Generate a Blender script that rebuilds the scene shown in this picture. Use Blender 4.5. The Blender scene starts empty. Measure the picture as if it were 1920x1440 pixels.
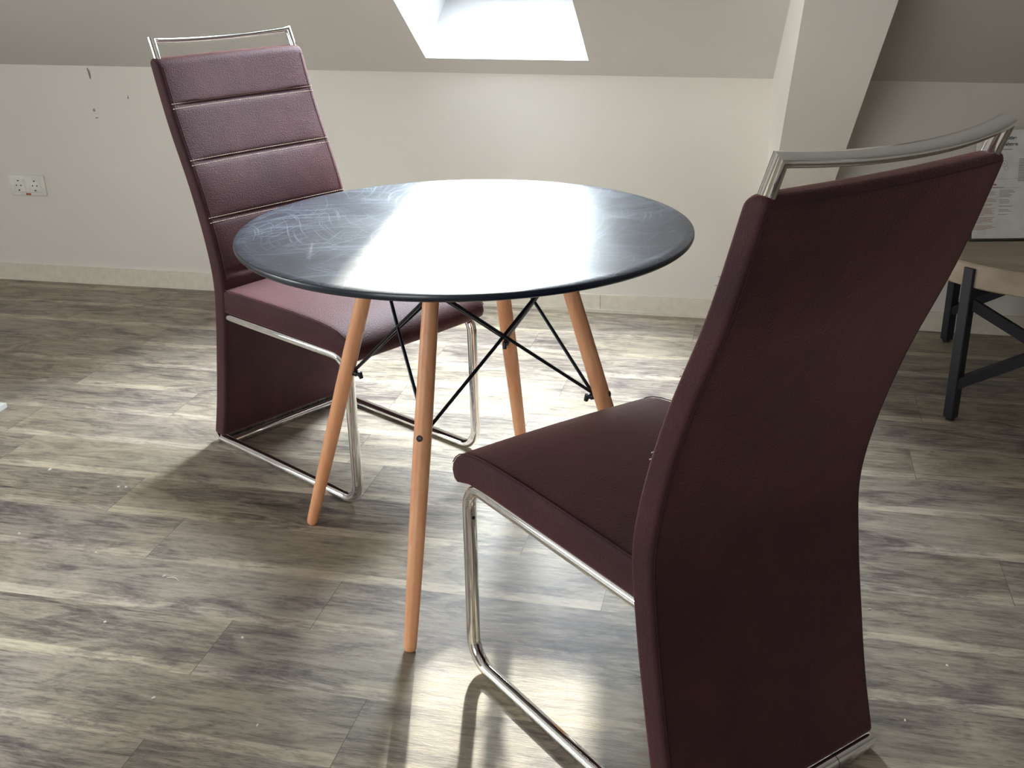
import bpy, bmesh, math, random
from mathutils import Vector, Matrix
random.seed(7)
PI = math.pi
sc = bpy.context.scene
COL = sc.collection

# ------------------------------------------------------------------ helpers
def V(*a): return Vector(a)

class MB:
    """collects shapes, becomes ONE mesh object"""
    def __init__(s): s.v = []; s.f = []; s.sm = []
    def add(s, vs, fs, smooth=True):
        o = len(s.v); s.v += [tuple(p) for p in vs]
        for f in fs: s.f.append(tuple(i + o for i in f)); s.sm.append(smooth)
    def box(s, x0, x1, y0, y1, z0, z1):
        s.hexa([(x0,y0,z0),(x1,y0,z0),(x1,y1,z0),(x0,y1,z0),(x0,y0,z1),(x1,y0,z1),(x1,y1,z1),(x0,y1,z1)])
    def hexa(s, p):
        s.add(p, [(0,3,2,1),(4,5,6,7),(0,1,5,4),(1,2,6,5),(2,3,7,6),(3,0,4,7)], False)
    def bar(s, a, b, w, h, up=(0,0,1), bev=0):
        a, b = Vector(a), Vector(b); t = (b-a).normalized(); up = Vector(up)
        x = t.cross(up).normalized(); y = x.cross(t).normalized()
        e = min(w, h)*bev
        sec = [(-w/2+e,-h/2),(w/2-e,-h/2),(w/2,-h/2+e),(w/2,h/2-e),(w/2-e,h/2),(-w/2+e,h/2),(-w/2,h/2-e),(-w/2,-h/2+e)] if bev else [(-w/2,-h/2),(w/2,-h/2),(w/2,h/2),(-w/2,h/2)]
        n = len(sec)
        vs = [a + x*p[0] + y*p[1] for p in sec] + [b + x*p[0] + y*p[1] for p in sec]
        s.add(vs, [tuple(range(n))[::-1], tuple(range(n, 2*n))] + [(i,(i+1)%n,(i+1)%n+n,i+n) for i in range(n)], False)
    def sweep(s, pts, ra, rb, b, n=20, closed=False, smooth=True):
        """elliptic tube along a planar path; b = normal of the path's plane, mitred corners"""
        pts = [Vector(p) for p in pts]; b = Vector(b).normalized(); N = len(pts); vs = []
        for i, p in enumerate(pts):
            t0 = (pts[i]-pts[i-1]).normalized() if (i > 0 or closed) else None
            t1 = (pts[(i+1) % N]-pts[i]).normalized() if (i < N-1 or closed) else None
            if t0 is None: t0 = t1
            if t1 is None: t1 = t0
            t = (t0+t1).normalized(); c = max(.35, t.dot(t0)); nn = b.cross(t).normalized()
            for k in range(n):
                a = 2*PI*k/n
                vs.append(p + nn*(ra*math.cos(a)/c) + b*(rb*math.sin(a)))
        fs = []
        for i in range(N if closed else N-1):
            j = (i+1) % N
            for k in range(n): fs.append((i*n+k, i*n+(k+1) % n, j*n+(k+1) % n, j*n+k))
        if not closed: fs += [tuple(range(n))[::-1], tuple(range((N-1)*n, N*n))]
        s.add(vs, fs, smooth)
    def tube(s, pts, r, n=12):
        """round tube on a free path; r may be a list"""
        pts = [Vector(p) for p in pts]; N = len(pts); rr = r if isinstance(r, (list, tuple)) else [r]*N
        t = (pts[1]-pts[0]).normalized(); u = t.orthogonal().normalized(); vs = []
        for i, p in enumerate(pts):
            if 0 < i < N-1: t2 = ((pts[i+1]-p).normalized()+(p-pts[i-1]).normalized()).normalized()
            elif i == 0: t2 = (pts[1]-p).normalized()
            else: t2 = (p-pts[i-1]).normalized()
            u = (u - t2*u.dot(t2)).normalized(); w = t2.cross(u)
            for k in range(n):
                a = 2*PI*k/n; vs.append(p + (u*math.cos(a)+w*math.sin(a))*rr[i])
        fs = [(i*n+k, i*n+(k+1) % n, (i+1)*n+(k+1) % n, (i+1)*n+k) for i in range(N-1) for k in range(n)]
        fs += [tuple(range(n))[::-1], tuple(range((N-1)*n, N*n))]
        s.add(vs, fs)
    def lathe(s, prof, c=(0,0,0), n=96):
        cx, cy, cz = c; vs = []; m = len(prof)
        for r, z in prof:
            for k in range(n):
                a = 2*PI*k/n; vs.append((cx+r*math.cos(a), cy+r*math.sin(a), cz+z))
        fs = [(i*n+k, i*n+(k+1) % n, (i+1)*n+(k+1) % n, (i+1)*n+k) for i in range(m-1) for k in range(n)]
        fs += [tuple(range(n))[::-1], tuple(range((m-1)*n, m*n))]
        s.add(vs, fs)
    def build(s, name, mat, parent=None, sharp=38):
        me = bpy.data.meshes.new(name); me.from_pydata(s.v, [], s.f); me.update()
        me.polygons.foreach_set('use_smooth', s.sm)
        bm = bmesh.new(); bm.from_mesh(me); bmesh.ops.recalc_face_normals(bm, faces=bm.faces)
        for e in bm.edges:
            if len(e.link_faces) == 2 and e.calc_face_angle(0) > math.radians(sharp): e.smooth = False
        bm.to_mesh(me); bm.free()
        me.materials.append(mat)
        o = bpy.data.objects.new(name, me); COL.objects.link(o)
        if parent: o.parent = parent
        return o

def tag(o, label=None, cat=None, group=None, kind=None):
    if label: o['label'] = label
    if cat: o['category'] = cat
    if group: o['group'] = group
    if kind: o['kind'] = kind
    return o
def empty(name, loc, rz=0, **k):
    o = bpy.data.objects.new(name, None); COL.objects.link(o); o.location = loc; o.rotation_euler = (0, 0, rz)
    o.empty_display_size = .1
    return tag(o, **k)
def struct(o): o['kind'] = 'structure'; return o
def copy_tree(o, parent=None):
    c = o.copy(); COL.objects.link(c); c.parent = parent
    for ch in [q for q in bpy.data.objects if q.parent == o]: copy_tree(ch, c)
    return c

# ------------------------------------------------------------------ materials
def newmat(name):
    m = bpy.data.materials.new(name); m.use_nodes = True; nt = m.node_tree
    b = nt.nodes['Principled BSDF']; return m, nt, b
def N(nt, t, **k):
    n = nt.nodes.new(t)
    for a, v in k.items():
        if a in n.inputs: n.inputs[a].default_value = v
        else: setattr(n, a, v)
    return n
def LK(nt, a, b): nt.links.new(a, b)
def srgb(r, g, b):
    f = lambda c: (c/255/12.92) if c/255 <= .04045 else ((c/255+.055)/1.055)**2.4
    return (f(r), f(g), f(b), 1)
def ramp(nt, stops):
    r = nt.nodes.new('ShaderNodeValToRGB'); e = r.color_ramp.elements
    while len(e) < len(stops): e.new(.5)
    for i, (p, c) in enumerate(stops): e[i].position = p; e[i].color = c
    return r
def coords(nt, scale=(1,1,1), kind='Object'):
    tc = nt.nodes.new('ShaderNodeTexCoord'); mp = nt.nodes.new('ShaderNodeMapping'); mp.inputs['Scale'].default_value = scale
    LK(nt, tc.outputs[kind], mp.inputs['Vector']); return mp.outputs['Vector']
def bump(nt, b, h, strength, dist):
    n = N(nt, 'ShaderNodeBump', Strength=strength, Distance=dist); LK(nt, h, n.inputs['Height']); LK(nt, n.outputs[0], b.inputs['Normal']); return n
def plain(name, col, rough=.5, metal=0, noise=None, spec=.5):
    m, nt, b = newmat(name); b.inputs['Base Color'].default_value = col; b.inputs['Roughness'].default_value = rough
    b.inputs['Metallic'].default_value = metal; b.inputs['Specular IOR Level'].default_value = spec
    sc_, amt = noise or (40, .06)
    nz = N(nt, 'ShaderNodeTexNoise', Scale=sc_, Detail=3.0); LK(nt, coords(nt), nz.inputs['Vector'])
    lo = tuple(c*(1-amt) for c in col[:3])+(1,); hi = tuple(min(1, c*(1+amt)) for c in col[:3])+(1,)
    r = ramp(nt, [(.3, lo), (.7, hi)]); LK(nt, nz.outputs[0], r.inputs[0]); LK(nt, r.outputs[0], b.inputs['Base Color'])
    return m

def mat_wall(name, col):
    m, nt, b = newmat(name); b.inputs['Roughness'].default_value = .9; b.inputs['Specular IOR Level'].default_value = .15
    v = coords(nt); nz = N(nt, 'ShaderNodeTexNoise', Scale=1.3, Detail=2.0); LK(nt, v, nz.inputs['Vector'])
    r = ramp(nt, [(.3, tuple(c*.96 for c in col[:3])+(1,)), (.7, col)]); LK(nt, nz.outputs[0], r.inputs[0]); LK(nt, r.outputs[0], b.inputs['Base Color'])
    n2 = N(nt, 'ShaderNodeTexNoise', Scale=160.0, Detail=3.0); LK(nt, v, n2.inputs['Vector']); bump(nt, b, n2.outputs[0], .12, .002)
    return m
M = {}
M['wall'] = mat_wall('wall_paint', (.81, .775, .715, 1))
M['ceiling'] = mat_wall('ceiling_paint_shaded', (.665, .64, .605, 1))  # greyer than the walls: the ceiling's dimmer light put into its colour
M['shaft'] = mat_wall('shaft_paint', (.82, .82, .83, 1))
M['base'] = plain('baseboard_paint', (.78, .73, .62, 1), .45)
M['socket'] = plain('socket_plastic', (.82, .80, .74, 1), .3)
M['dark'] = plain('dark_plastic', (.012, .012, .018, 1), .4)
M['grey'] = plain('grey_plastic', (.25, .24, .22, 1), .5)
M['red'] = plain('red_print', (.45, .10, .07, 1), .5)
M['thread'] = plain('pale_thread', (.72, .62, .50, 1), .7)
M['darkthread'] = plain('dark_thread', (.035, .014, .02, 1), .8)
M['blackmetal'] = plain('black_wire_metal', (.02, .022, .03, 1), .28, .6)
M['blackpaint'] = plain('black_powder_coat', (.014, .014, .022, 1), .5)
M['white'] = plain('white_paint', (.85, .85, .83, 1), .4)
M['paper'] = plain('paper', (.93, .91, .88, 1), .7)
M['ink'] = plain('ink', (.07, .07, .07, 1), .7)
M['greyink'] = plain('grey_ink', (.42, .40, .38, 1), .7)
M['redink'] = plain('red_ink', (.62, .42, .38, 1), .7)
M['darkredink'] = plain('dark_red_ink', (.40, .14, .12, 1), .7)
M['chip'] = plain('paint_flake', (.88, .86, .80, 1), .6)

def mat_chrome():
    m, nt, b = newmat('chrome'); b.inputs['Metallic'].default_value = 1; b.inputs['Base Color'].default_value = (.88, .88, .88, 1)
    nz = N(nt, 'ShaderNodeTexNoise', Scale=30.0, Detail=2.0); LK(nt, coords(nt), nz.inputs['Vector'])
    r = ramp(nt, [(.3, (.03,)*3+(1,)), (.75, (.08,)*3+(1,))]); LK(nt, nz.outputs[0], r.inputs[0]); LK(nt, r.outputs[0], b.inputs['Roughness'])
    return m
M['chrome'] = mat_chrome()

def mat_fabric():
    m, nt, b = newmat('brown_microfibre'); v = coords(nt)
    n1 = N(nt, 'ShaderNodeTexNoise', Scale=7.0, Detail=5.0, Roughness=.6, Distortion=.6); LK(nt, v, n1.inputs['Vector'])
    r = ramp(nt, [(.25, (.032, .0110, .0155, 1)), (.5, (.047, .0158, .0205, 1)), (.8, (.074, .025, .028, 1))]); LK(nt, n1.outputs[0], r.inputs[0]); LK(nt, r.outputs[0], b.inputs['Base Color'])
    b.inputs['Roughness'].default_value = .62; b.inputs['Specular IOR Level'].default_value = .2
    b.inputs['Sheen Weight'].default_value = .36; b.inputs['Sheen Roughness'].default_value = .4; b.inputs['Sheen Tint'].default_value = (1, .52, .46, 1)
    n2 = N(nt, 'ShaderNodeTexNoise', Scale=420.0, Detail=3.0); LK(nt, v, n2.inputs['Vector'])
    vo = N(nt, 'ShaderNodeTexVoronoi', Scale=190.0, feature='DISTANCE_TO_EDGE'); 
    n3 = N(nt, 'ShaderNodeTexNoise', Scale=60.0, Detail=2.0); LK(nt, v, n3.inputs['Vector'])
    mx = N(nt, 'ShaderNodeMix', data_type='RGBA'); mx.inputs[0].default_value = .012; LK(nt, v, mx.inputs[6]); LK(nt, n3.outputs[1], mx.inputs[7]); LK(nt, mx.outputs[2], vo.inputs['Vector'])
    ad = N(nt, 'ShaderNodeMath', operation='MULTIPLY_ADD'); LK(nt, vo.outputs[0], ad.inputs[0]); ad.inputs[1].default_value = .8; LK(nt, n2.outputs[0], ad.inputs[2])
    bump(nt, b, ad.outputs[0], .5, .0018)
    return m
M['fabric'] = mat_fabric()

def mat_wood(name, c0, c1, sc_=(60, 60, 4), rough=.42):
    m, nt, b = newmat(name); v = coords(nt, sc_)
    n1 = N(nt, 'ShaderNodeTexNoise', Scale=1.0, Detail=6.0, Distortion=.4); LK(nt, v, n1.inputs['Vector'])
    r = ramp(nt, [(.3, c0), (.7, c1)]); LK(nt, n1.outputs[0], r.inputs[0]); LK(nt, r.outputs[0], b.inputs['Base Color'])
    b.inputs['Roughness'].default_value = rough; bump(nt, b, n1.outputs[0], .08, .002)
    return m
M['beech'] = mat_wood('beech_wood', (.78, .34, .165, 1), (.90, .47, .25, 1))
M['greywood'] = mat_wood('washed_wood', (.30, .235, .17, 1), (.42, .345, .26, 1), (3, 22, 22), .5)

def mat_tabletop():
    m, nt, b = newmat('black_gloss_top'); v = coords(nt)
    # worn lacquer: a cloudy film of fine swirled scratches over glossy black
    def scr(scale, rot, seed):
        mp = N(nt, 'ShaderNodeMapping'); mp.inputs['Location'].default_value = (seed, seed*.7, 0); mp.inputs['Rotation'].default_value = (0, 0, rot); LK(nt, v, mp.inputs['Vector'])
        nz = N(nt, 'ShaderNodeTexNoise', Scale=2.2, Detail=1.0); LK(nt, mp.outputs[0], nz.inputs['Vector'])
        mx = N(nt, 'ShaderNodeMix', data_type='RGBA'); mx.inputs[0].default_value = .30; LK(nt, mp.outputs[0], mx.inputs[6]); LK(nt, nz.outputs[1], mx.inputs[7])
        m2 = N(nt, 'ShaderNodeMapping'); m2.inputs['Scale'].default_value = (scale, scale*.030, 1); LK(nt, mx.outputs[2], m2.inputs['Vector'])
        n2 = N(nt, 'ShaderNodeTexNoise', Scale=1.0, Detail=2.0, Roughness=.7); LK(nt, m2.outputs[0], n2.inputs['Vector'])
        r = ramp(nt, [(.585, (0,0,0,1)), (.68, (1,1,1,1))]); LK(nt, n2.outputs[0], r.inputs[0]); return r.outputs[0]
    s = None
    for sc_, rot, sd in ((250, .3, 1), (200, 1.2, 5), (280, 2.2, 9), (220, 2.9, 14), (300, .8, 21)):
        o = scr(sc_, rot, sd)
        if s is None: s = o
        else:
            a = N(nt, 'ShaderNodeMath', operation='MAXIMUM'); LK(nt, s, a.inputs[0]); LK(nt, o, a.inputs[1]); s = a.outputs[0]
    cl = N(nt, 'ShaderNodeTexNoise', Scale=4.5, Detail=4.0, Distortion=.8); LK(nt, v, cl.inputs['Vector'])
    rc = ramp(nt, [(.35, (.15,)*3+(1,)), (.7, (1,1,1,1))]); LK(nt, cl.outputs[0], rc.inputs[0])
    ge = N(nt, 'ShaderNodeNewGeometry'); sz = N(nt, 'ShaderNodeSeparateXYZ'); LK(nt, ge.outputs['True Normal'], sz.inputs[0]); gt = N(nt, 'ShaderNodeMath', operation='GREATER_THAN'); gt.inputs[1].default_value = .95; LK(nt, sz.outputs[2], gt.inputs[0])
    m0 = N(nt, 'ShaderNodeMath', operation='MULTIPLY'); LK(nt, s, m0.inputs[0]); LK(nt, gt.outputs[0], m0.inputs[1]); s = m0.outputs[0]
    mu = N(nt, 'ShaderNodeMath', operation='MULTIPLY'); LK(nt, s, mu.inputs[0]); LK(nt, rc.outputs[0], mu.inputs[1])
    cm = N(nt, 'ShaderNodeMix', data_type='RGBA'); cm.inputs[6].default_value = (.008, .014, .030, 1); cm.inputs[7].default_value = (.17, .21, .26, 1); LK(nt, mu.outputs[0], cm.inputs[0])
    LK(nt, cm.outputs[2], b.inputs['Base Color'])
    rr = N(nt, 'ShaderNodeMapRange'); rr.inputs['To Min'].default_value = .30; rr.inputs['To Max'].default_value = .40; LK(nt, rc.outputs[0], rr.inputs[0]); LK(nt, rr.outputs[0], b.inputs['Roughness'])
    b.inputs['Specular IOR Level'].default_value = .6
    b.inputs['Coat Weight'].default_value = .18; b.inputs['Coat Roughness'].default_value = .06
    return m
M['top'] = mat_tabletop()

def mat_floor():
    m, nt, b = newmat('grey_oak_planks'); b.inputs['Specular IOR Level'].default_value = .28
    at = N(nt, 'ShaderNodeAttribute', attribute_name='plank'); uv = N(nt, 'ShaderNodeUVMap', uv_map='UVMap')
    sep = N(nt, 'ShaderNodeSeparateColor'); LK(nt, at.outputs['Color'], sep.inputs[0])
    off = N(nt, 'ShaderNodeVectorMath', operation='SCALE'); LK(nt, at.outputs['Vector'], off.inputs[0]); off.inputs['Scale'].default_value = 37.0
    add = N(nt, 'ShaderNodeVectorMath', operation='ADD'); LK(nt, uv.outputs[0], add.inputs[0]); LK(nt, off.outputs[0], add.inputs[1])
    def noi(sx, sy, det, dist=0.0, rough=.6):
        mp = N(nt, 'ShaderNodeMapping'); mp.inputs['Scale'].default_value = (sx, sy, 1); LK(nt, add.outputs[0], mp.inputs['Vector'])
        n = N(nt, 'ShaderNodeTexNoise', Scale=1.0, Detail=det, Distortion=dist, Roughness=rough); LK(nt, mp.outputs[0], n.inputs['Vector']); return n.outputs[0]
    big = noi(5.0, 17, 6.0, 1.4, .66); mid = noi(20, 105, 7.0, 1.6, .74); fine = noi(30, 560, 4.0); patch = noi(1.3, 4.0, 4.0, .8)
    # knots / cathedral grain
    mp = N(nt, 'ShaderNodeMapping'); mp.inputs['Scale'].default_value = (1.5, 12, 1); LK(nt, add.outputs[0], mp.inputs['Vector'])
    wv = N(nt, 'ShaderNodeTexWave', Scale=1.6, Distortion=7.0, Detail=3.0); wv.inputs['Detail Scale'].default_value = 1.2; wv.bands_direction = 'Y'; LK(nt, mp.outputs[0], wv.inputs['Vector'])
    def mad(a, k, c):
        n = N(nt, 'ShaderNodeMath', operation='MULTIPLY_ADD'); LK(nt, a, n.inputs[0]); n.inputs[1].default_value = k
        if isinstance(c, float): n.inputs[2].default_value = c
        else: LK(nt, c, n.inputs[2])
        return n.outputs[0]
    s = mad(big, 1.15, -.75); s = mad(patch, .75, s); s = mad(mid, .75, s); s = mad(fine, .34, s); s = mad(s, 1.0, -.17); s = mad(wv.outputs[1], .07, s); s = mad(sep.outputs[0], .08, s)
    r = ramp(nt, [(.16, (.055, .045, .043, 1)), (.36, (.135, .114, .102, 1)), (.52, (.25, .215, .18, 1)), (.68, (.42, .37, .285, 1)), (.92, (.58, .515, .39, 1))])
    LK(nt, s, r.inputs[0])
    tn = N(nt, 'ShaderNodeTexNoise', Scale=1.7, Detail=2.0); LK(nt, add.outputs[0], tn.inputs['Vector'])
    tr = ramp(nt, [(.35, (.98, .94, 1.0, 1)), (.65, (1.0, .97, .92, 1))]); LK(nt, tn.outputs[0], tr.inputs[0])
    mt = N(nt, 'ShaderNodeMix', data_type='RGBA', blend_type='MULTIPLY'); mt.inputs[0].default_value = 1.0; LK(nt, tr.outputs[0], mt.inputs[7])
    st_ = noi(4.5, 62, 5.0, 2.2, .62); zone = noi(1.6, 5.0, 2.0, .3)
    sr_ = ramp(nt, [(.56, (0,0,0,1)), (.68, (1,1,1,1))]); LK(nt, st_, sr_.inputs[0]); zr = ramp(nt, [(.48, (0,0,0,1)), (.62, (1,1,1,1))]); LK(nt, zone, zr.inputs[0])
    dk = N(nt, 'ShaderNodeMath', operation='MULTIPLY'); LK(nt, sr_.outputs[0], dk.inputs[0]); LK(nt, zr.outputs[0], dk.inputs[1])
    dm = N(nt, 'ShaderNodeMix', data_type='RGBA'); LK(nt, dk.outputs[0], dm.inputs[0]); LK(nt, r.outputs[0], dm.inputs[6]); dm.inputs[7].default_value = (.085, .068, .062, 1)
    LK(nt, dm.outputs[2], mt.inputs[6])
    # seams: attribute 'edge' = distance to long and short sides in metres
    ea = N(nt, 'ShaderNodeUVMap', uv_map='Edge'); se = N(nt, 'ShaderNodeSeparateXYZ'); LK(nt, ea.outputs[0], se.inputs[0])
    def edge(o, size, w):
        a = N(nt, 'ShaderNodeMath', operation='SUBTRACT'); a.inputs[0].default_value = size; LK(nt, o, a.inputs[1])
        mn = N(nt, 'ShaderNodeMath', operation='MINIMUM'); LK(nt, o, mn.inputs[0]); LK(nt, a.outputs[0], mn.inputs[1])
        l = N(nt, 'ShaderNodeMapRange'); l.inputs['From Min'].default_value = w*.4; l.inputs['From Max'].default_value = w; l.inputs['To Min'].default_value = 1; l.inputs['To Max'].default_value = 0; LK(nt, mn.outputs[0], l.inputs[0]); return l.outputs[0]
    e1 = edge(se.outputs['X'], PL, .0014); e2 = edge(se.outputs['Y'], PW, .0009)
    e2m = N(nt, 'ShaderNodeMath', operation='MULTIPLY'); LK(nt, e2, e2m.inputs[0]); e2m.inputs[1].default_value = .30
    mxe = N(nt, 'ShaderNodeMath', operation='MAXIMUM'); LK(nt, e1, mxe.inputs[0]); LK(nt, e2m.outputs[0], mxe.inputs[1])
    m3 = N(nt, 'ShaderNodeMix', data_type='RGBA'); LK(nt, mxe.outputs[0], m3.inputs[0]); LK(nt, mt.outputs[2], m3.inputs[6]); m3.inputs[7].default_value = (.035, .03, .028, 1)
    LK(nt, m3.outputs[2], b.inputs['Base Color'])
    rr = N(nt, 'ShaderNodeMapRange'); rr.inputs['To Min'].default_value = .36; rr.inputs['To Max'].default_value = .52; LK(nt, mid, rr.inputs[0]); LK(nt, rr.outputs[0], b.inputs['Roughness'])
    hh = mad(fine, .5, mid); bump(nt, b, hh, .35, .002)
    return m
PL, PW = 1.02, .18
M['floor'] = mat_floor()

def mat_pane():
    m = bpy.data.materials.new('window_glass'); m.use_nodes = True; nt = m.node_tree; nt.nodes.clear()
    o = N(nt, 'ShaderNodeOutputMaterial'); t = N(nt, 'ShaderNodeBsdfTransparent'); t.inputs[0].default_value = (.96, .98, .98, 1)
    g = N(nt, 'ShaderNodeBsdfGlossy', Roughness=.02); fr = N(nt, 'ShaderNodeFresnel', IOR=1.45); mx = N(nt, 'ShaderNodeMixShader')
    LK(nt, fr.outputs[0], mx.inputs[0]); LK(nt, t.outputs[0], mx.inputs[1]); LK(nt, g.outputs[0], mx.inputs[2]); LK(nt, mx.outputs[0], o.inputs[0])
    return m
M['glass'] = mat_pane()
def mat_acrylic():
    m = bpy.data.materials.new('clear_acrylic'); m.use_nodes = True; nt = m.node_tree; nt.nodes.clear()
    o = N(nt, 'ShaderNodeOutputMaterial'); t = N(nt, 'ShaderNodeBsdfTransparent'); t.inputs[0].default_value = (.98, .985, .98, 1)
    g = N(nt, 'ShaderNodeBsdfGlossy', Roughness=.05); lw = N(nt, 'ShaderNodeLayerWeight', Blend=.12); mx = N(nt, 'ShaderNodeMixShader')
    LK(nt, lw.outputs['Fresnel'], mx.inputs[0]); LK(nt, t.outputs[0], mx.inputs[1]); LK(nt, g.outputs[0], mx.inputs[2]); LK(nt, mx.outputs[0], o.inputs[0])
    return m
M['acrylic'] = mat_acrylic()

# ------------------------------------------------------------------ the room   (x along the low wall, y towards it, z up)
WD = 3.7608                       # distance of the knee wall
AL = math.radians(33.5); TA = math.tan(AL)
XL, XR, YB, ZT = -5.4, 4.2, -3.4, 2.55
def z0(x): return .822 - .0080*x
def zs(x, y): return z0(x) + (WD - y)*TA
yflat = WD - (ZT - .83)/TA

# floor planks: one mesh, uv in metres plus distance-to-edge layer
def build_floor():
    rows = {-1: -.973, 0: -.634, 1: -.983, 2: -.819, 3: -.264, 4: -.47, 5: .11, 6: -1.010, 7: .417, 8: -1.020, 9: -.55, 10: .02, 11: -.72, 12: -.2, 13: -.9, -2: -.40}
    me = bpy.data.meshes.new('floor'); vs, fs, uvs, eds, cols = [], [], [], [], []
    k0 = int((YB - .2 - 1.338)//PW)
    for k in range(k0, 14):
        y0 = 1.338 + PW*k; y1 = y0 + PW
        off = rows.get(k, random.random()*PL)
        i0 = int((XL - off)//PL) - 1
        for i in range(i0, int((XR - off)//PL) + 2):
            x0 = off + i*PL; x1 = x0 + PL
            a, b_ = max(x0, XL-.1), min(x1, XR+.1)
            if b_ <= a: continue
            o = len(vs); vs += [(a, y0, 0), (b_, y0, 0), (b_, y1, 0), (a, y1, 0)]; fs.append((o, o+1, o+2, o+3))
            for (x, y) in ((a, y0), (b_, y0), (b_, y1), (a, y1)): uvs.append((x, y)); eds.append((x-x0, y-y0))
            c = (random.random(), random.random(), random.random(), 1); cols += [c]*4
    me.from_pydata(vs, [], fs); me.update()
    u = me.uv_layers.new(name='UVMap'); e = me.uv_layers.new(name='Edge'); ca = me.color_attributes.new('plank', 'FLOAT_COLOR', 'CORNER')
    for i in range(len(uvs)): u.data[i].uv = uvs[i]; e.data[i].uv = eds[i]; ca.data[i].color = cols[i]
    me.materials.append(M['floor']); o = bpy.data.objects.new('floor', me); COL.objects.link(o); return struct(o)
build_floor()

def quad(mb, a, b, c, d): mb.add([a, b, c, d], [(0, 1, 2, 3)], False)
w = MB(); w.hexa([(XL,WD,-.02),(XR,WD,-.02),(XR,WD+.12,-.02),(XL,WD+.12,-.02),(XL,WD,z0(XL)),(XR,WD,z0(XR)),(XR,WD+.12,z0(XR)),(XL,WD+.12,z0(XL))])
wall_back = struct(w.build('wall_back', M['wall']))
def gable(x, sgn, name, win=None):
    m = MB(); pr = [(YB,0),(WD,0),(WD,z0(x)),(yflat,ZT),(YB,ZT)]
    m.add([(x,y,z) for y,z in pr]+[(x+sgn*.12,y,z) for y,z in pr], [(0,1,2,3,4),(9,8,7,6,5)]+[(i,(i+1)%5,(i+1)%5+5,i+5) for i in range(5)], False)
    return struct(m.build(name, M['wall']))
gable(XR, 1, 'wall_right')
LY0, LY1, LZ0, LZ1 = -.2, 1.6, .75, 2.05  # opening for an unseen left window, added to light the room
m = MB()
for (a, b_, c, d) in ((YB, LY0, 0, ZT-.01), (LY0, LY1, 0, LZ0), (LY0, LY1, LZ1, ZT-.01)): m.box(XL-.12, XL, a, b_, c, d)
pr = [(LY1,0),(WD,0),(WD,z0(XL)),(yflat,ZT),(yflat-.01,ZT),(LY1,zs(XL,LY1))] if LY1 > yflat else [(LY1,0),(WD,0),(WD,z0(XL)),(yflat,ZT),(LY1,ZT)]
k_ = len(pr); m.add([(XL,y,z) for y,z in pr]+[(XL-.12,y,z) for y,z in pr], [tuple(range(k_)), tuple(range(k_,2*k_))[::-1]]+[(i,(i+1)%k_,(i+1)%k_+k_,i+k_) for i in range(k_)], False)
struct(m.build('wall_left', M['wall']))
m = MB()
for (a, b_, c, d) in ((LY0,LY1,LZ0,LZ0+.06),(LY0,LY1,LZ1-.06,LZ1),(LY0,LY0+.06,LZ0+.06,LZ1-.06),(LY1-.06,LY1,LZ0+.06,LZ1-.06)): m.box(XL-.09, XL-.03, a, b_, c, d)
wl = struct(m.build('window_3', M['white']))  # added window, out of view, lets in fill from the left
m = MB(); m.box(XL-.065, XL-.06, LY0+.06, LY1-.06, LZ0+.06, LZ1-.06); m.build('window_pane', M['glass'], wl)

# sloping ceiling with the skylight opening and an unseen left one added for light
OPEN = [(-1.138, -.587, 2.72, 3.675), (-4.55, -3.85, 2.72, 3.675)]
def slope_pt(x, y, off=0.0):
    return (x, y + off*math.sin(AL), zs(x, y) + off*math.cos(AL))
def build_ceiling():
    m = MB(); xs = sorted({XL, XR} | {o[0] for o in OPEN} | {o[1] for o in OPEN}); ys = sorted({yflat, WD} | {o[2] for o in OPEN} | {o[3] for o in OPEN})
    for i in range(len(xs)-1):
        for j in range(len(ys)-1):
            cx, cy = (xs[i]+xs[i+1])/2, (ys[j]+ys[j+1])/2
            if any(o[0] < cx < o[1] and o[2] < cy < o[3] for o in OPEN): continue
            quad(m, *[slope_pt(x, y) for x, y in ((xs[i],ys[j]),(xs[i+1],ys[j]),(xs[i+1],ys[j+1]),(xs[i],ys[j+1]))])
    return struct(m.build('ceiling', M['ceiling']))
build_ceiling()
m = MB(); m.add([(XL,YB,ZT),(XR,YB,ZT),(XR,yflat,ZT),(XL,yflat,ZT)], [(0,1,2,3)], False); m.build('ceiling_flat', M['wall'])['kind'] = 'structure'

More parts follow.
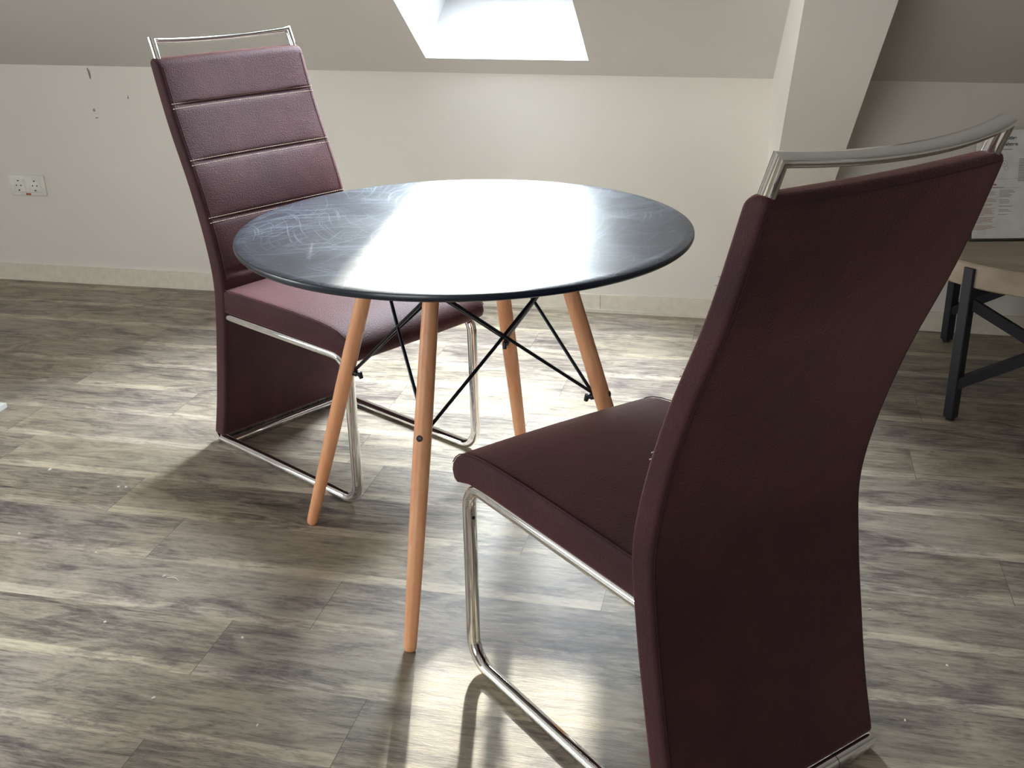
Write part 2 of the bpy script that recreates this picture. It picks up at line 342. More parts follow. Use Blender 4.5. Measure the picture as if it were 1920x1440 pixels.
def skylight(n, o, gl, gr):
    x0, x1, y0, y1 = o; D = .305
    inn = [slope_pt(x0,y1), slope_pt(x1,y1), slope_pt(x1,y0), slope_pt(x0,y0)]
    def lo(x): p = slope_pt(x, y1, D); return (x, p[1]+.134*math.cos(AL), p[2]-.134*math.sin(AL))
    out = [lo(x0), lo(x1), slope_pt(x1,y0,D), slope_pt(x0,y0,D)]
    s = MB()
    for i in range(4): j = (i+1) % 4; quad(s, inn[i], inn[j], out[j], out[i])
    t = struct(s.build('trim_%d' % n, M['shaft']))
    # window: casing, sash, pane in the roof plane
    A, B, C, Dd = [Vector(p) for p in out]; up = (Dd-A); L = up.length; up.normalize(); nn = Vector((0, math.sin(AL), math.cos(AL)))
    def P(x, t_, h): q = A + up*t_ + nn*h; return (x, q.y, q.z)
    def slab(mb, xa, xb, ta, tb, ha, hb):
        mb.hexa([P(xa,ta,ha),P(xb,ta,ha),P(xb,tb,ha),P(xa,tb,ha),P(xa,ta,hb),P(xb,ta,hb),P(xb,tb,hb),P(xa,tb,hb)])
    win = empty('window_%d' % n, P((x0+x1)/2, 0, 0), kind='structure'); 
    fr = MB(); slab(fr, x0, x1, 0, .055, -.012, .05); slab(fr, x0, x1, L-.055, L, -.012, .05); slab(fr, x0, gl-.022, .055, L-.055, -.012, .05); slab(fr, gr+.022, x1, .055, L-.055, -.012, .05)
    f = fr.build('window_frame', M['white']); f.parent = win; f.matrix_parent_inverse = win.matrix_world.inverted() if False else Matrix.Translation(-win.location)
    sa = MB(); slab(sa, gl-.022, gr+.022, .055, .095, .006, .045); slab(sa, gl-.022, gr+.022, L-.095, L-.055, .006, .045); slab(sa, gl-.022, gl, .095, L-.095, .006, .045); slab(sa, gr, gr+.022, .095, L-.095, .006, .045)
    q = sa.build('window_sash', M['white']); q.parent = win; q.matrix_parent_inverse = Matrix.Translation(-win.location)
    pn = MB(); slab(pn, gl, gr, .095, L-.095, .022, .026); q = pn.build('window_pane', M['glass']); q.parent = win; q.matrix_parent_inverse = Matrix.Translation(-win.location)
    return P((gl+gr)/2, L/2, .12), gr-gl, L-.19
SK = [skylight(1, OPEN[0], -1.01, -.68), skylight(2, OPEN[1], -4.48, -3.92)]  # second skylight is out of view, added to light the left side

# back wall with a wide unseen window, added to light the room from behind
WX0, WX1, WZ0, WZ1 = -3.3, -.7, .25, 2.2
m = MB()
for (a, b_, c, d) in ((XL,WX0,0,ZT),(WX1,XR,0,ZT),(WX0,WX1,0,WZ0),(WX0,WX1,WZ1,ZT)): m.box(a, b_, YB-.12, YB, c, d)
struct(m.build('wall_front', M['wall']))
m = MB()
for (a, b_, c, d) in ((WX0,WX1,WZ0,WZ0+.07),(WX0,WX1,WZ1-.07,WZ1),(WX0,WX0+.07,WZ0+.07,WZ1-.07),(WX1-.07,WX1,WZ0+.07,WZ1-.07),((WX0+WX1)/2-.04,(WX0+WX1)/2+.04,WZ0+.07,WZ1-.07)): m.box(a, b_, YB-.09, YB-.03, c, d)
wn = struct(m.build('window_4', M['white']))  # added window frame, out of view, for the rear fill
m = MB(); m.box(WX0+.07, WX1-.07, YB-.065, YB-.06, WZ0+.07, WZ1-.07); m.build('window_pane', M['glass'], wn)

# boxed roof strut to the right of the table
def strut():
    lo_ = [(.0307, 3.45, .600), (.215, 3.45, .600)]; hi = [(.065, 3.0, 1.105), (.289, 3.0, 1.105)]
    # extrapolate down to the wall and up to the ceiling
    def at(i, t): a, b_ = Vector(lo_[i]), Vector(hi[i]); return a + (b_-a)*t
    tl = (3.45-WD)/.45*(-1)*-1
    tb = -(WD-3.45)/.45; tt = 2.6
    P0 = [at(0, tb), at(1, tb)]; P1 = [at(0, tt), at(1, tt)]
    # back edges lie beyond the ceiling / wall surface
    def backof(p, x): return Vector((x, p.y+.75, p.z+.35))
    m = MB()
    vs = [P0[0], P0[1], P1[1], P1[0], Vector((-.004, WD+.03, P0[0].z)), Vector((.15, WD+.03, P0[1].z)), Vector((.25, P1[1].y+1.0, P1[1].z+.25)), Vector((.03, P1[0].y+1.0, P1[0].z+.25))]
    # side faces follow wall (vertical) then slope: build as fan with the crease point
    cl = Vector((0, WD+.03, z0(0))); cr = Vector((.17, WD+.03, z0(.3)))
    vs = [P0[0], P0[1], P1[1], P1[0], vs[4], vs[5], cl, cr]
    m.add(vs, [(0,1,2,3), (0,3,6), (0,6,4), (1,7,2), (1,5,7), (0,4,5,1), (3,2,7,6)], False)
    return struct(m.build('trim_4', M['wall']))
strut()

# baseboard
bb = MB()
bb.box(XL, XR, WD-.012, WD, 0, .066); bb.box(XL, XR, WD-.0145, WD-.012, 0, .012)
baseb = struct(bb.build('baseboard_back', M['base']))
j = MB(); j.box(-.548, -.5465, WD-.0126, WD-.011, .001, .066); j.build('baseboard_joint', M['grey'], baseb)

# scuffs and chips on the wall (x, z, length, width, angle)
for i, (x, z, l, w_, a) in enumerate(((-2.469,.815,.044,.008,1.75),(-2.322,.731,.014,.005,1.5),(-2.471,.682,.013,.009,1.4),(-2.464,.653,.015,.004,.25))):
    m = MB(); ca, sa = math.cos(a), math.sin(a); pts = []
    for k in range(10):
        t = 2*PI*k/10; u = l/2*math.cos(t); v_ = w_/2*math.sin(t)*(1+.4*math.sin(3*t+i)); pts.append((x+ca*u-sa*v_, WD-.0012, z+sa*u+ca*v_))
    if z > z0(x): continue
    m.add(pts, [tuple(range(10))], False); m.build('paint_scuff', M['grey'], wall_back)

# double wall socket
so = empty('wall_socket', (-2.811, WD, .388), label='white double power socket low on the left wall', cat='socket')
m = MB()
def rbox(m, x0, x1, z0_, z1, y0, y1, r, n=5):
    pts = []
    for cx, cz, a0 in ((x1-r,z1-r,0),(x0+r,z1-r,PI/2),(x0+r,z0_+r,PI),(x1-r,z0_+r,1.5*PI)):
        for k in range(n+1): a = a0 + PI/2*k/n; pts.append((cx+r*math.cos(a), cz+r*math.sin(a)))
    N_ = len(pts); c = ((x0+x1)/2, (z0_+z1)/2); b2 = .0025
    vs = [(x, y0, z) for x, z in pts] + [(x, y1+b2, z) for x, z in pts] + [(c[0]+(x-c[0])*(1-b2*2/(x1-x0)), y1, c[1]+(z-c[1])*(1-b2*2/(z1-z0_))) for x, z in pts]
    fs = [(i, (i+1)%N_, (i+1)%N_+N_, i+N_) for i in range(N_)] + [(i+N_, (i+1)%N_+N_, (i+1)%N_+2*N_, i+2*N_) for i in range(N_)] + [tuple(range(2*N_, 3*N_))]
    m.add(vs, fs)
rbox(m, -.0775, .0775, -.0405, .0405, 0, -.009, .006); m.build('faceplate', M['socket'], so)
for sx in (-.0355, .0355):
    m = MB(); rbox(m, sx-.0275, sx+.0275, -.0275, .0275, -.0088, -.0115, .004)
    ins = m.build('socket_insert', M['socket'], so)
    m = MB(); n = 32; vs = []; ring = [(.0245,-.0117),(.0215,-.0117),(.0195,-.0062),(.0,-.0062)]
    for r_, y in ring:
        for k in range(n): a = 2*PI*k/n; vs.append((sx+r_*math.cos(a), y, r_*math.sin(a)))
    m.add(vs, [(i*n+k, i*n+(k+1)%n, (i+1)*n+(k+1)%n, (i+1)*n+k) for i in range(3) for k in range(n)])
    m.build('socket_well', M['grey'] if False else M['socket'], ins)
    m = MB()
    for hx in (-.0095, .0095):
        m.lathe([(.0026, 0), (.0026, .001)], (0,0,0), 12)
        for q in range(len(m.v)-24, len(m.v)): px, py, pz = m.v[q]; m.v[q] = (sx+hx+px, -.0125+pz, py)
    m.box(sx-.003, sx+.003, -.0135, -.0115, .0165, .0205); m.box(sx-.003, sx+.003, -.0135, -.0115, -.0205, -.0165)
    m.build('socket_hole', M['dark'], ins)
m = MB(); m.box(-.011, .011, -.0098, -.009, -.038, -.030); m.build('printed_mark', M['red'], so)

# ------------------------------------------------------------------ dining chair   (local: +x forward, +y its left)
KZ = [.02, .13, .25, .37, .47, .57, .70, .85, 1.0]
KX = [0, .0286, .0527, .0734, .0834, .068, .0288, -.0315, -.0783]
def prof(z):
    z = min(max(z, KZ[0]), 1.02); i = max(j for j in range(8) if KZ[j] <= z); h = KZ[i+1]-KZ[i]; t = (z-KZ[i])/h
    mm = lambda j: (KX[min(j+1,8)]-KX[max(j-1,0)])/(KZ[min(j+1,8)]-KZ[max(j-1,0)])
    return (2*t**3-3*t**2+1)*KX[i]+(t**3-2*t**2+t)*h*mm(i)+(-2*t**3+3*t**2)*KX[i+1]+(t**3-t**2)*h*mm(i+1)
HW = .2185
def thick(z): return .046 - .008*min(1, max(0, (z-.5)/.5))
def bow(z, y): return -.014*max(0, (z-.42)/.58)**1.5*(1-(y/HW)**2)
SEAMS = [.894, .763, .628, .500]
def frontx(z, y):
    e = max(0, 1-((abs(y)/(HW-.012))**8)) if abs(y) < HW-.012 else 0
    g = 0
    if z > .44:
        g = .0042*math.sqrt(abs(math.cos(PI*(z-.763)/.134-PI/2*0+PI/2))) if .49 < z < .9 else .0042
        for s_ in SEAMS: g -= .0035*math.exp(-((z-s_)/.0065)**2)
    return prof(z) + thick(z) + bow(z, y) + g*e
def make_backrest(parent):
    m = MB(); zb, zt = .030, 1.004; nz = 210; r = .011
    zl = []
    for k in range(6): a = PI/2*k/5; zl.append((zb + .010*(1-math.sin(a)), 1-math.cos(a)))     # rounding rows: z, inset
    rows = [(zb + .010*(1-math.cos(PI/2*k/5)), .009*(1-math.sin(PI/2*k/5))) for k in range(6)]
    rows += [(zb+.010 + (zt-.016-zb-.010)*k/nz, 0) for k in range(1, nz)]
    rows += [(zt-.016 + .016*math.sin(PI/2*k/7), .013*(1-math.cos(PI/2*k/7))) for k in range(8)]
    ny = 26; sec0 = None; vs = []; cnt = None
    for z, ins in rows:
        loop = []
        W = HW - ins*.6; 
        # front from -y to +y, rounded corner radius r
        cr = 5
        for k in range(ny+1):
            y = -(W-r) + 2*(W-r)*k/ny; loop.append((frontx(z, y)-ins, y))
        f1 = frontx(z, W-r)-ins; b1 = prof(z)+bow(z, W-r)+ins
        rr = min(r, (f1-b1)/2-.001)
        for k in range(1, cr+1): a = PI/2*k/cr; loop.append((f1-rr+rr*math.cos(a), W-r+r*math.sin(a)))
        for k in range(0, cr+1): a = PI/2*k/cr; loop.append((b1+rr*.8-rr*.8*math.sin(a), W-r*.6+r*.6*math.cos(a)))
        for k in range(1, ny+1):
            y = (W-r) - 2*(W-r)*k/ny; loop.append((prof(z)+bow(z, y)+ins, y))
        f2 = frontx(z, -(W-r))-ins; b2 = prof(z)+bow(z, W-r)+ins
        for k in range(0, cr+1): a = PI/2*k/cr; loop.append((b2+rr*.8-rr*.8*math.cos(a), -(W-r*.6)-r*.6*math.sin(a)))
        for k in range(0, cr): a = PI/2*(1-k/cr); loop.append((f2-rr+rr*math.cos(a), -(W-r)-r*math.sin(a)))
        cnt = len(loop); vs += [(x, y, z) for x, y in loop]
    fs = [(i*cnt+k, i*cnt+(k+1)%cnt, (i+1)*cnt+(k+1)%cnt, (i+1)*cnt+k) for i in range(len(rows)-1) for k in range(cnt)]
    m.add(vs, fs)
    nR = len(rows)
    for base, flip in ((0, True), ((nR-1)*cnt, False)):
        # cap strip by strip between front and back lines
        F = list(range(ny+1)); B = [ny+1+5+6-1+k for k in range(0, ny+1)][::-1]
        m.f.append(tuple((base+k) for k in (range(cnt)[::-1] if flip else range(cnt)))); m.sm.append(True)
    b = m.build('backrest', M['fabric'], parent, 50)
    for s_ in SEAMS[:3]:
        st = MB()
        for dz in (-.0058, .0058):
            y = -HW+.006
            while y < HW-.006:
                z = s_+dz; a = (frontx(z, y)+.0005, y, z); c = (frontx(z, y+.0052)+.0005, y+.0052, z)
                st.bar(a, c, .0012, .0012); y += .0068
        q = st.build('stitching', M['thread'], b); q['label'] = 'pale double row of stitches'
    # edge seams (piping) on the rear and front corners
    for sy in (-1, 1):
        zz = [.04 + (.985-.04)*k/60 for k in range(61)]; sm = MB()
        sm.tube([(prof(z)+bow(z, HW-.0065)-.0002, sy*(HW-.0068), z) for z in zz], .0009, 6); sm.build('seam', M['darkthread'], b); sm = MB()
        sm.tube([(frontx(z, HW-.014)+.0001, sy*(HW-.013), z) for z in zz if z > .46], .0009, 6); sm.build('seam', M['darkthread'], b)
    sm = MB(); zt_ = .9925
    sm.tube([(prof(zt_)+bow(zt_, y)+.0008, y, zt_) for y in [-(HW-.008)+2*(HW-.008)*k/20 for k in range(21)]], .0009, 6)
    sm.build('seam', M['darkthread'], b)
    return b
def make_seat(parent):
    pr = [(.108,.394),(.20,.394),(.35,.394),(.50,.393),(.560,.389),(.588,.381),(.603,.378),(.613,.385),(.618,.399),(.615,.412),(.605,.426),(.590,.4365),(.570,.445),(.545,.4505),(.51,.4545),(.47,.4565),(.40,.458),(.32,.458),(.24,.4575),(.17,.457),(.13,.456),(.108,.455)]
    # refine by subdividing
    m = MB(); n = len(pr); ny = 30; W = HW - .003; cx, cz = .34, .425; vs = []
    ys = [-W, -W+.0015, -W+.005, -W+.010] + [-(W-.016) + 2*(W-.016)*k/ny for k in range(ny+1)] + [W-.010, W-.005, W-.0015, W]
    ins = [.010, .005, .0018, .0004] + [0]*(ny+1) + [.0004, .0018, .005, .010]
    for y, i_ in zip(ys, ins):
        crown = .010*(1-(abs(y)/W)**2.4)
        for k, (x, z) in enumerate(pr):
            dx = -i_ if x > .59 else 0
            dz = (-i_*.8 if z > .43 else (i_*.5 if z < .395 else 0)) if x <= .612 else 0
            top = max(0, min(1, (z-.40)/.05)); f = math.sin(PI*min(1, max(0, (x-.05)/.57))) 
            vs.append((x+dx + (.004*(1-(y/W)**2) if x > .58 else 0), y, z+dz + crown*top*f))
    R = len(ys)
    m.add(vs, [(i*n+k, i*n+(k+1)%n, (i+1)*n+(k+1)%n, (i+1)*n+k) for i in range(R-1) for k in range(n)] + [tuple(range(n)), tuple(range((R-1)*n, R*n))[::-1]])
    s_ = m.build('seat', M['fabric'], parent, 60)
    for sy in (-1, 1):
        sm = MB(); sm.tube([(x-.001*(x > .6), sy*(W-.0035), z+.0006) for x, z in pr[9:]], .0010, 6)
        sm.build('seam', M['fabric'], s_)
    return s_
def arc(c, r, a0, a1, n=8): return [(c[0]+r*math.cos(a0+(a1-a0)*k/n), c[1]+r*math.sin(a0+(a1-a0)*k/n)) for k in range(n+1)]
def make_frame(parent):
    R = .0125; YT = .2015
    path = [(.11,.3815)] + arc((.535,.3355), .046, PI/2, math.radians(-2), 10) + arc((.5305,.0645), .052, 0, -PI/2, 10) + [(.012, .0125)]
    # one continuous bent tube: both runners joined by the rear crossbar under the backrest
    full = [(x, -YT, z) for x, z in path]
    m = MB(); m.sweep(full, R, R, (0, 1, 0), 20); f = m.build('frame_tube', M['chrome'], parent)
    m = MB(); m.sweep([(x, YT, z) for x, z in path], R, R, (0, 1, 0), 20); m.build('frame_tube', M['chrome'], parent)
    c = MB(); c.sweep([(.004, -YT-.012, .0150), (.004, YT+.012, .0150)], .0135, .0125, (1, 0, 0), 20)
    cb = c.build('crossbar', M['chrome'], parent)
    c = MB(); c.sweep([(.054, -YT+.004, .0150), (.054, YT-.004, .0150)], .009, .008, (1, 0, 0), 16); c.build('crossbar', M['chrome'], parent)
    for sy in (-1, 1):
        j = MB(); j.sweep([(.004, sy*.1225, .0150), (.004, sy*.1235, .0150)], .0139, .0129, (1, 0, 0), 20)
        j.build('joint_ring', M['dark'], cb)
    for sy in (-1, 1):
        g = MB()
        g.lathe([(.0033, 0), (.0033, .0012)], (0,0,0), 12)
        for q in range(len(g.v)-24, len(g.v)): px, py, pz = g.v[q]; g.v[q] = (.5805-.0118-pz*.5, sy*YT+px, .318+py)
        g.build('screw', M['dark'], f)
    for x in (.06, .50):
        for sy in (-1, 1):
            p = MB(); p.box(x-.012, x+.012, sy*YT-.005, sy*YT+.005, 0, .0016); p.build('glide', M['dark'], f)
def make_handle(parent):
    m = MB(); yH = .203; pts = []
    p0 = Vector((-.0595, 0, .992)); p1 = Vector((-.079, 0, 1.044)); d = (p1-p0).normalized()
    out = Vector((-d.z, 0, d.x))          # rearward, tilted with the back
    path = [p0+V(0,-yH,0)]
    nb = 24
    for k in range(nb+1):
        y = -yH + 2*yH*k/nb; path.append(p1 + V(0, y, 0) + out*(.026*(1-(y/yH)**2)))
    path.append(p0+V(0,yH,0))
    # custom sweep: section keeps its depth direction "out"
    n = 20; vs = []
    for i, p in enumerate(path):
        t0 = (path[i]-path[i-1]).normalized() if i else (path[1]-path[0]).normalized()
        t1 = (path[i+1]-path[i]).normalized() if i < len(path)-1 else t0
        t = (t0+t1).normalized(); c = max(.4, t.dot(t0)); o_ = (out - t*out.dot(t)).normalized(); nn = o_.cross(t).normalized()
        for k in range(n): a = 2*PI*k/n; vs.append(p + nn*(.0078*math.cos(a)/c) + o_*(.0125*math.sin(a)))
    m.add(vs, [(i*n+k, i*n+(k+1)%n, (i+1)*n+(k+1)%n, (i+1)*n+k) for i in range(len(path)-1) for k in range(n)] + [tuple(range(n))[::-1], tuple(range((len(path)-1)*n, len(path)*n))])
    m.build('handle', M['chrome'], parent, 50)
def make_chair():
    r = empty('dining_chair', (0,0,0)); make_backrest(r); make_seat(r); make_frame(r); make_handle(r); return r
RZ = 13.1773
near = make_chair(); near.location = (.0941, 1.4104, 0); near.rotation_euler = (0, 0, math.radians(124.0159+RZ))
tag(near, 'brown upholstered cantilever dining chair seen from behind, nearest the camera', 'chair', 'dining chairs at the round table')
far = copy_tree(near); far.location = (-1.3034, 2.6585, 0); far.rotation_euler = (0, 0, math.radians(-42.6854+RZ))
tag(far, 'brown upholstered cantilever dining chair beyond the table, stitched backrest front showing', 'chair')

# ------------------------------------------------------------------ round dining table
TX, TY = -.5756, 2.0729; TAz = -16.7843+RZ
tb = empty('dining_table', (TX, TY, 0), math.radians(TAz), label='round glossy black dining table on four splayed wooden legs with wire bracing', cat='table')
m = MB(); R = .4513
m.lathe([(.001,.7185),(.06,.7185),(.25,.7185),(R-.010,.7185),(R-.004,.7195),(R-.0008,.7225),(R,.7255),(R,.729),(R-.0008,.7316),(R-.003,.733),(R-.02,.733),(.3,.733),(.15,.733),(.001,.733)], n=160)
m.build('tabletop', M['top'], tb)
m = MB(); m.lathe([(.001,.712),(.20,.712),(.205,.7185),(.001,.7185)], n=48)
for k in range(4): m.bar((0,0,.708), (.215*math.cos(k*PI/2), .215*math.sin(k*PI/2), .708), .035, .010)
m.build('mounting_plate', M['blackmetal'], tb)
def legpt(k, z):
    t = z/.72; r = .4035 + (.184-.4035)*t; a = k*PI/2; return Vector((r*math.cos(a), r*math.sin(a), z))
for k in range(4):
    a, b_ = legpt(k, 0), legpt(k, .714); L_ = (b_-a).length; pts, rr = [], []
    for s_, r_ in ((0,.0035),(.0012,.0085),(.004,.0108),(.010,.0122),(.03,.0128),(.12,.0140),(.30,.0158),(.50,.0172),(.62,.0172),(.8,.0162),(1.0,.0148)):
        pts.append(a + (b_-a)*min(1, s_ if s_ > .05 else s_/1.0)); rr.append(r_)
    m = MB(); m.tube(pts, rr, 28)
    lg = m.build('leg', M['beech'], tb, 60)
    # bolt through the leg: round head outside, bracket knob inside
    c = legpt(k, .398); ax = Vector((math.cos(k*PI/2), math.sin(k*PI/2), 0)); ax = (ax + V(0,0,.25)).normalized()
    m = MB(); m.tube([c+ax*.0155, c+ax*.0178, c+ax*.0186], [.0062, .0062, .0045], 16); m.build('bolt', M['dark'], lg)
    m = MB(); m.tube([c-ax*.0150, c-ax*.024, c-ax*.0245, c-ax*.030], [.0075, .0075, .005, .005], 12)
    m.tube([c-ax*.030+V(0,0,.004), c-ax*.034-V(0,0,.008)], [.006, .0045], 10); m.build('bracket_nut', M['dark'], lg)
for k in range(4):          # a crossed pair of rods on each side
    for (i, j_) in ((k, (k+1) % 4), ((k+1) % 4, k)):
        a = legpt(i, .402); ia = Vector((math.cos(i*PI/2), math.sin(i*PI/2), 0)); a = a - ia*.020
        b_ = legpt(j_, .655); jb = Vector((math.cos(j_*PI/2), math.sin(j_*PI/2), 0)); b_ = b_ - jb*.018
        side = (b_-a).normalized().cross(V(0,0,1)).normalized()*(.003 if j_ == (i+1) % 4 else -.003)
        m = MB(); e = b_ + (b_-a).normalized()*.05; e.z = min(e.z, .71)
        m.tube([a+side*.3, (a+b_)/2+side, b_+side*.6], .0036, 10); m.build('brace_rod', M['blackmetal'], tb)

# ------------------------------------------------------------------ coffee table in the right alcove
CX, CY = .815, 3.295
ct = empty('coffee_table', (CX, CY, 0), label='low round grey wood table on black square legs by the right wall', cat='table')
m = MB(); m.lathe([(.001,.385),(.404,.385),(.408,.389),(.408,.446),(.404,.450),(.001,.450)], n=96); m.build('tabletop', M['greywood'], ct)
LG = [(-.268,-.300), (-.195,.355), (.268,.300), (.195,-.355)]
for (x, y) in LG:
    d = Vector((x, y, 0)).normalized()
    m = MB(); m.bar((x, y, .010), (x, y, .438), .030, .030, up=d, bev=.08); l = m.build('leg', M['blackpaint'], ct)
    m = MB(); m.lathe([(.006,0),(.0125,.002),(.0125,.009),(.011,.0105)], (x, y, 0), 20); m.build('leg_foot', M['dark'], l)
for i, j_ in ((0,3),(1,2),(0,1),(3,2)):
    a = Vector((*LG[i], 0)); b_ = Vector((*LG[j_], 0))
    if i == 0 and j_ == 3 or i == 1:
        for z1, z2, o in ((.345,.085,.006),(.110,.370,-.006)):
            off = V(0, o, 0)
            m = MB(); m.bar(a+V(0,0,z1)+off, b_+V(0,0,z2)+off, .022, .028); m.build('brace', M['blackpaint'], ct)
for i, j_ in ((0,2),(1,3)):
    a = Vector((*LG[i], .370)); b_ = Vector((*LG[j_], .370)); m = MB(); m.bar(a, b_, .028, .028); m.build('cross_rail', M['blackpaint'], ct)

# leaflet in a clear display holder on the coffee table
HY = math.radians(11.5); hd = empty('display_holder', (.577, 3.222, .450), HY, label='clear acrylic leaflet holder standing on the low round table', cat='holder')
lean = math.radians(13)
def PP(u, v, off=0.0):    # u right along the sheet, v up the sheet, off towards the viewer
    return Vector((u, v*math.sin(lean) - off*math.cos(lean), v*math.cos(lean) + off*math.sin(lean)))
def sheet(mb, u0, u1, v0, v1, o0, o1):
    mb.hexa([PP(u0,v0,o1),PP(u1,v0,o1),PP(u1,v0,o0),PP(u0,v0,o0),PP(u0,v1,o1),PP(u1,v1,o1),PP(u1,v1,o0),PP(u0,v1,o0)])
m = MB(); sheet(m, -.008, .212, .006, .312, -.0045, -.0025); m.build('back_panel', M['acrylic'], hd)
m = MB(); sheet(m, -.008, .212, .006, .312, .0010, .0026); m.build('front_panel', M['acrylic'], hd)
m = MB(); m.box(-.008, .212, -.004, .085, .0, .003); sheet(m, -.008, .212, .001, .006, -.0045, .0026); m.build('base', M['acrylic'], hd)
lf = empty('leaflet', (.577, 3.222, .450), HY, label='white printed information sheet inside the clear holder', cat='leaflet')
m = MB(); sheet(m, 0, .205, .008, .305, -.0020, -.0008); m.build('sheet', M['paper'], lf)
def strips(name, mat, items):
    m = MB()
    for (u0, u1, v, h) in items: sheet(m, u0, u1, v-h/2, v+h/2, -.0008, -.0004)
    return m.build(name, mat, lf)
rs = random.Random(3)
left = []; v = .136
for para in (4, 3, 2, 6, 5, 4):
    for k in range(para): left.append((.002, .062-rs.random()*.012*(1+3*(k == para-1)), v, .0016)); v -= .0036
    v -= .0042
strips('printed_body_text', M['redink'], [q for q in left if q[2] > .015])
right = []; v = .140
for para in (5, 3, 1, 2, 1): 
    for k in range(para): right.append((.070, .112-rs.random()*.018, v, .0017)); v -= .0042
    v -= .005
strips('printed_column', M['greyink'], right + [(.118, .195, .225-.0045*k, .0022) for k in range(14)] + [(.02,.125,.147,.0006),(.03,.125,.172,.0006),(.062,.098,.252,.0022),(.045,.080,.1485,.002)])
strips('printed_heading', M['darkredink'], [(.040, .060, .156, .0035)])
def text(body, u, v, size, mat, name, align='CENTER', font_bold=False):
    cu = bpy.data.curves.new(name, 'FONT'); cu.body = body; cu.size = size; cu.align_x = align; cu.extrude = .0001; cu.offset = .0004 if font_bold else 0
    o = bpy.data.objects.new(name, cu); COL.objects.link(o)
    dg = bpy.context.evaluated_depsgraph_get(); me = bpy.data.meshes.new_from_object(o.evaluated_get(dg)); bpy.data.objects.remove(o)
    me.materials.clear(); me.materials.append(mat)
    q = bpy.data.objects.new(name, me); COL.objects.link(q); q.parent = lf
    q.location = PP(u, v, -.0005); q.rotation_euler = (PI/2-lean, 0, 0); return q
text('Nachhaltige', .108, .279, .0128, M['ink'], 'printed_title', 'RIGHT', True); text('Maßnahmen', .112, .2625, .0128, M['ink'], 'printed_title', 'RIGHT', True)
text('1', .078, .2095, .009, M['ink'], 'printed_number')
m = MB()
for (u, v, r_) in ((.078, .213, .0085), (.084, .201, .006)):
    n = 24
    for k in range(n):
        a0, a1 = 2*PI*k/n, 2*PI*(k+1)/n
        p = [PP(u+q*math.cos(a), v+q*math.sin(a), -.0004) for q, a in ((r_,a0),(r_,a1),(r_*.88,a1),(r_*.88,a0))]; m.add(p, [(0,1,2,3)], False)
m.build('printed_icon', M['greyink'], lf)

# ------------------------------------------------------------------ little things on the floor
m = MB(); m.box(-2.225, -2.133, 2.52, 2.575, 0, .014)
bx = m.build('cardboard_box', M['white']); tag(bx, 'small white flat box on the floor at the left edge', 'box')
def flake(x, y, s_, seed):
    r_ = random.Random(seed); m = MB(); n = 7
    top = [(s_*(.6+.5*r_.random())*math.cos(2*PI*k/n), s_*.55*(.6+.5*r_.random())*math.sin(2*PI*k/n)) for k in range(n)]
    m.add([(a, b_, .0002) for a, b_ in top]+[(a*.7, b_*.7, .0022+.001*r_.random()) for a, b_ in top], [tuple(range(n))[::-1], tuple(range(n, 2*n))]+[(k,(k+1)%n,(k+1)%n+n,k+n) for k in range(n)], False)
    o = m.build('paint_flake', M['chip']); o.location = (x, y, 0); o.rotation_euler = (0, 0, r_.random()*6)
    tag(o, 'tiny white flake of paint lying on the grey plank floor', 'flake', 'paint flakes scattered on the floor')
FLK = [(-1.759,2.231,.0065),(-1.529,2.179,.0055),(-1.509,2.18,.004),(-1.629,1.921,.005),(-1.203,1.82,.006),(-1.305,1.788,.0025),(-1.233,1.639,.0045),(-.937,1.646,.005),(-1.013,1.443,.005),(-.796,1.411,.004),(-1.404,1.879,.003),(.265,1.989,.0035),(.392,1.828,.004),(.301,1.652,.0035),(-.759,3.233,.004)]
for i, (x, y, s_) in enumerate(FLK): flake(x, y, s_, i)
m = MB(); m.tube([(-.004,0,.0012),(.008,.003,.0018),(.018,.001,.0016),(.027,-.006,.0012)], [.0007,.0007,.0006,.0004], 6)
tw = m.build('dry_stalk', M['chip']); tw.location = (-1.190, 1.815, 0); tag(tw, 'thin pale curved stalk beside the largest flake, left foreground floor', 'stalk')

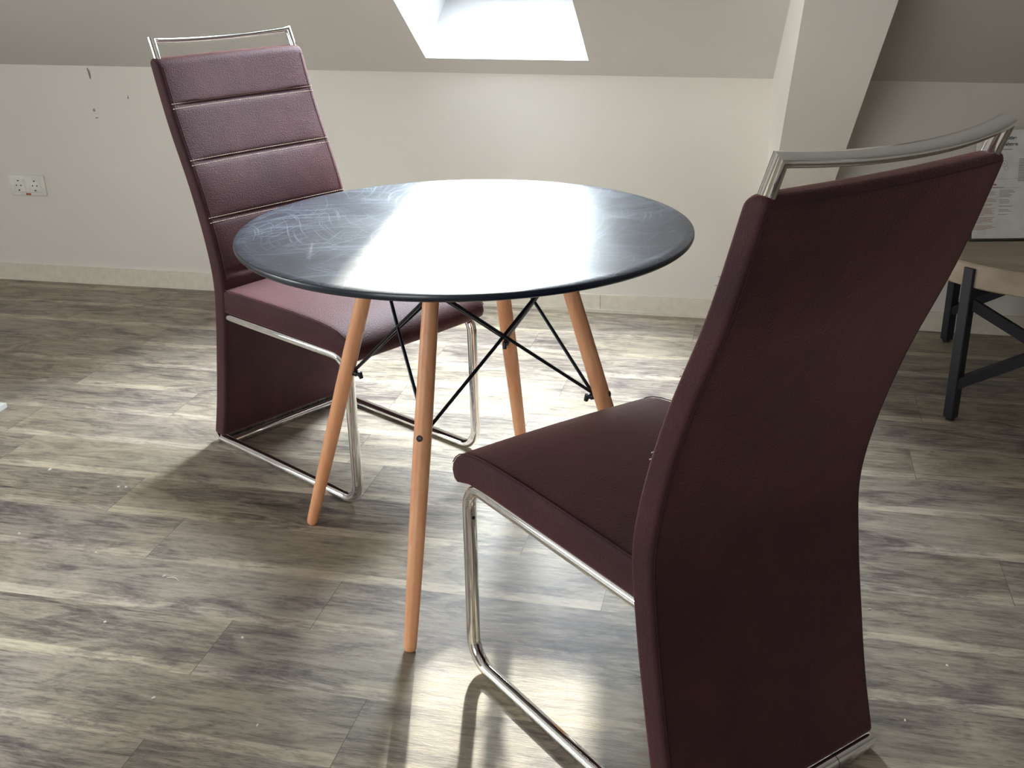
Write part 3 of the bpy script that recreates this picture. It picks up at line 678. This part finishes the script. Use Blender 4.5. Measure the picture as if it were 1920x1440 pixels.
# ------------------------------------------------------------------ light
def area(name, loc, rot, sx, sy, energy, col):
    l = bpy.data.lights.new(name, 'AREA'); l.shape = 'RECTANGLE'; l.size = sx; l.size_y = sy; l.energy = energy; l.color = col
    o = bpy.data.objects.new(name, l); COL.objects.link(o); o.location = loc; o.rotation_euler = rot; return o
(e1, e2, e3, e4) = (115, 30, 0, 80)
rotS = (-AL, 0, 0)
for (loc, w_, h_), e_, nm in zip(SK, (e1, e2), ('sky_light_middle', 'left_fill_light')):  # the left lamp is added fill at the unseen left skylight
    area(nm, loc, rotS, w_, h_, e_, (.86, .93, 1.0))
area('rear_fill_light', ((WX0+WX1)/2, YB-.2, (WZ0+WZ1)/2), (PI/2, 0, 0), WX1-WX0, WZ1-WZ0, e4, (1.0, .95, .90))  # added fill from behind the camera, at the unseen rear window
area('side_fill_light', (XL-.2, (LY0+LY1)/2, (LZ0+LZ1)/2), (0, -PI/2, 0), LZ1-LZ0, LY1-LY0, 105, (1.0, .98, .95))  # added fill from the left, at the unseen side window
s = bpy.data.lights.new('sun', 'SUN'); s.energy = 6.5; s.angle = math.radians(1.3); s.color = (1, .93, .82)
so_ = bpy.data.objects.new('sun', s); COL.objects.link(so_)
az, el = math.radians(11.2), math.radians(27)
dirs = Vector((-math.sin(az)*math.cos(el), math.cos(az)*math.cos(el), math.sin(el)))
so_.rotation_euler = dirs.to_track_quat('Z', 'Y').to_euler(); so_.location = (0, 6, 4)
wd_ = bpy.data.worlds.new('sky'); sc.world = wd_; wd_.use_nodes = True
bg = wd_.node_tree.nodes['Background']; bg.inputs[0].default_value = (.75, .87, 1, 1); bg.inputs[1].default_value = 2.0

# ------------------------------------------------------------------ camera
F_PX = 2066.9; pitch, roll, yaw = math.radians(22.2518), math.radians(-.9806), math.radians(RZ)
fw = Vector((0, math.cos(pitch), -math.sin(pitch))); up = Vector((0, math.sin(pitch), math.cos(pitch))); rt = Vector((1, 0, 0))
cr, sr = math.cos(roll), math.sin(roll)
# image x axis -> (u = cr, w = -sr), image y (down) axis -> (u = sr, w = cr); w is along -up
ix = rt*cr + up*sr; iy = rt*sr - up*cr
Rw = Matrix.Rotation(yaw, 3, 'Z'); X_, Y_, Z_ = Rw @ ix, Rw @ (-iy), Rw @ (-fw)
cam = bpy.data.cameras.new('camera'); co = bpy.data.objects.new('camera', cam); COL.objects.link(co)
co.matrix_world = Matrix(((X_.x, Y_.x, Z_.x, 0), (X_.y, Y_.y, Z_.y, 0), (X_.z, Y_.z, Z_.z, 1.2714), (0, 0, 0, 1)))
cam.sensor_width = 36; cam.lens = F_PX/1920*36; cam.clip_start = .02
sc.camera = co
sc.view_settings.view_transform = 'Standard'; sc.view_settings.look = 'None'; sc.view_settings.exposure = .16
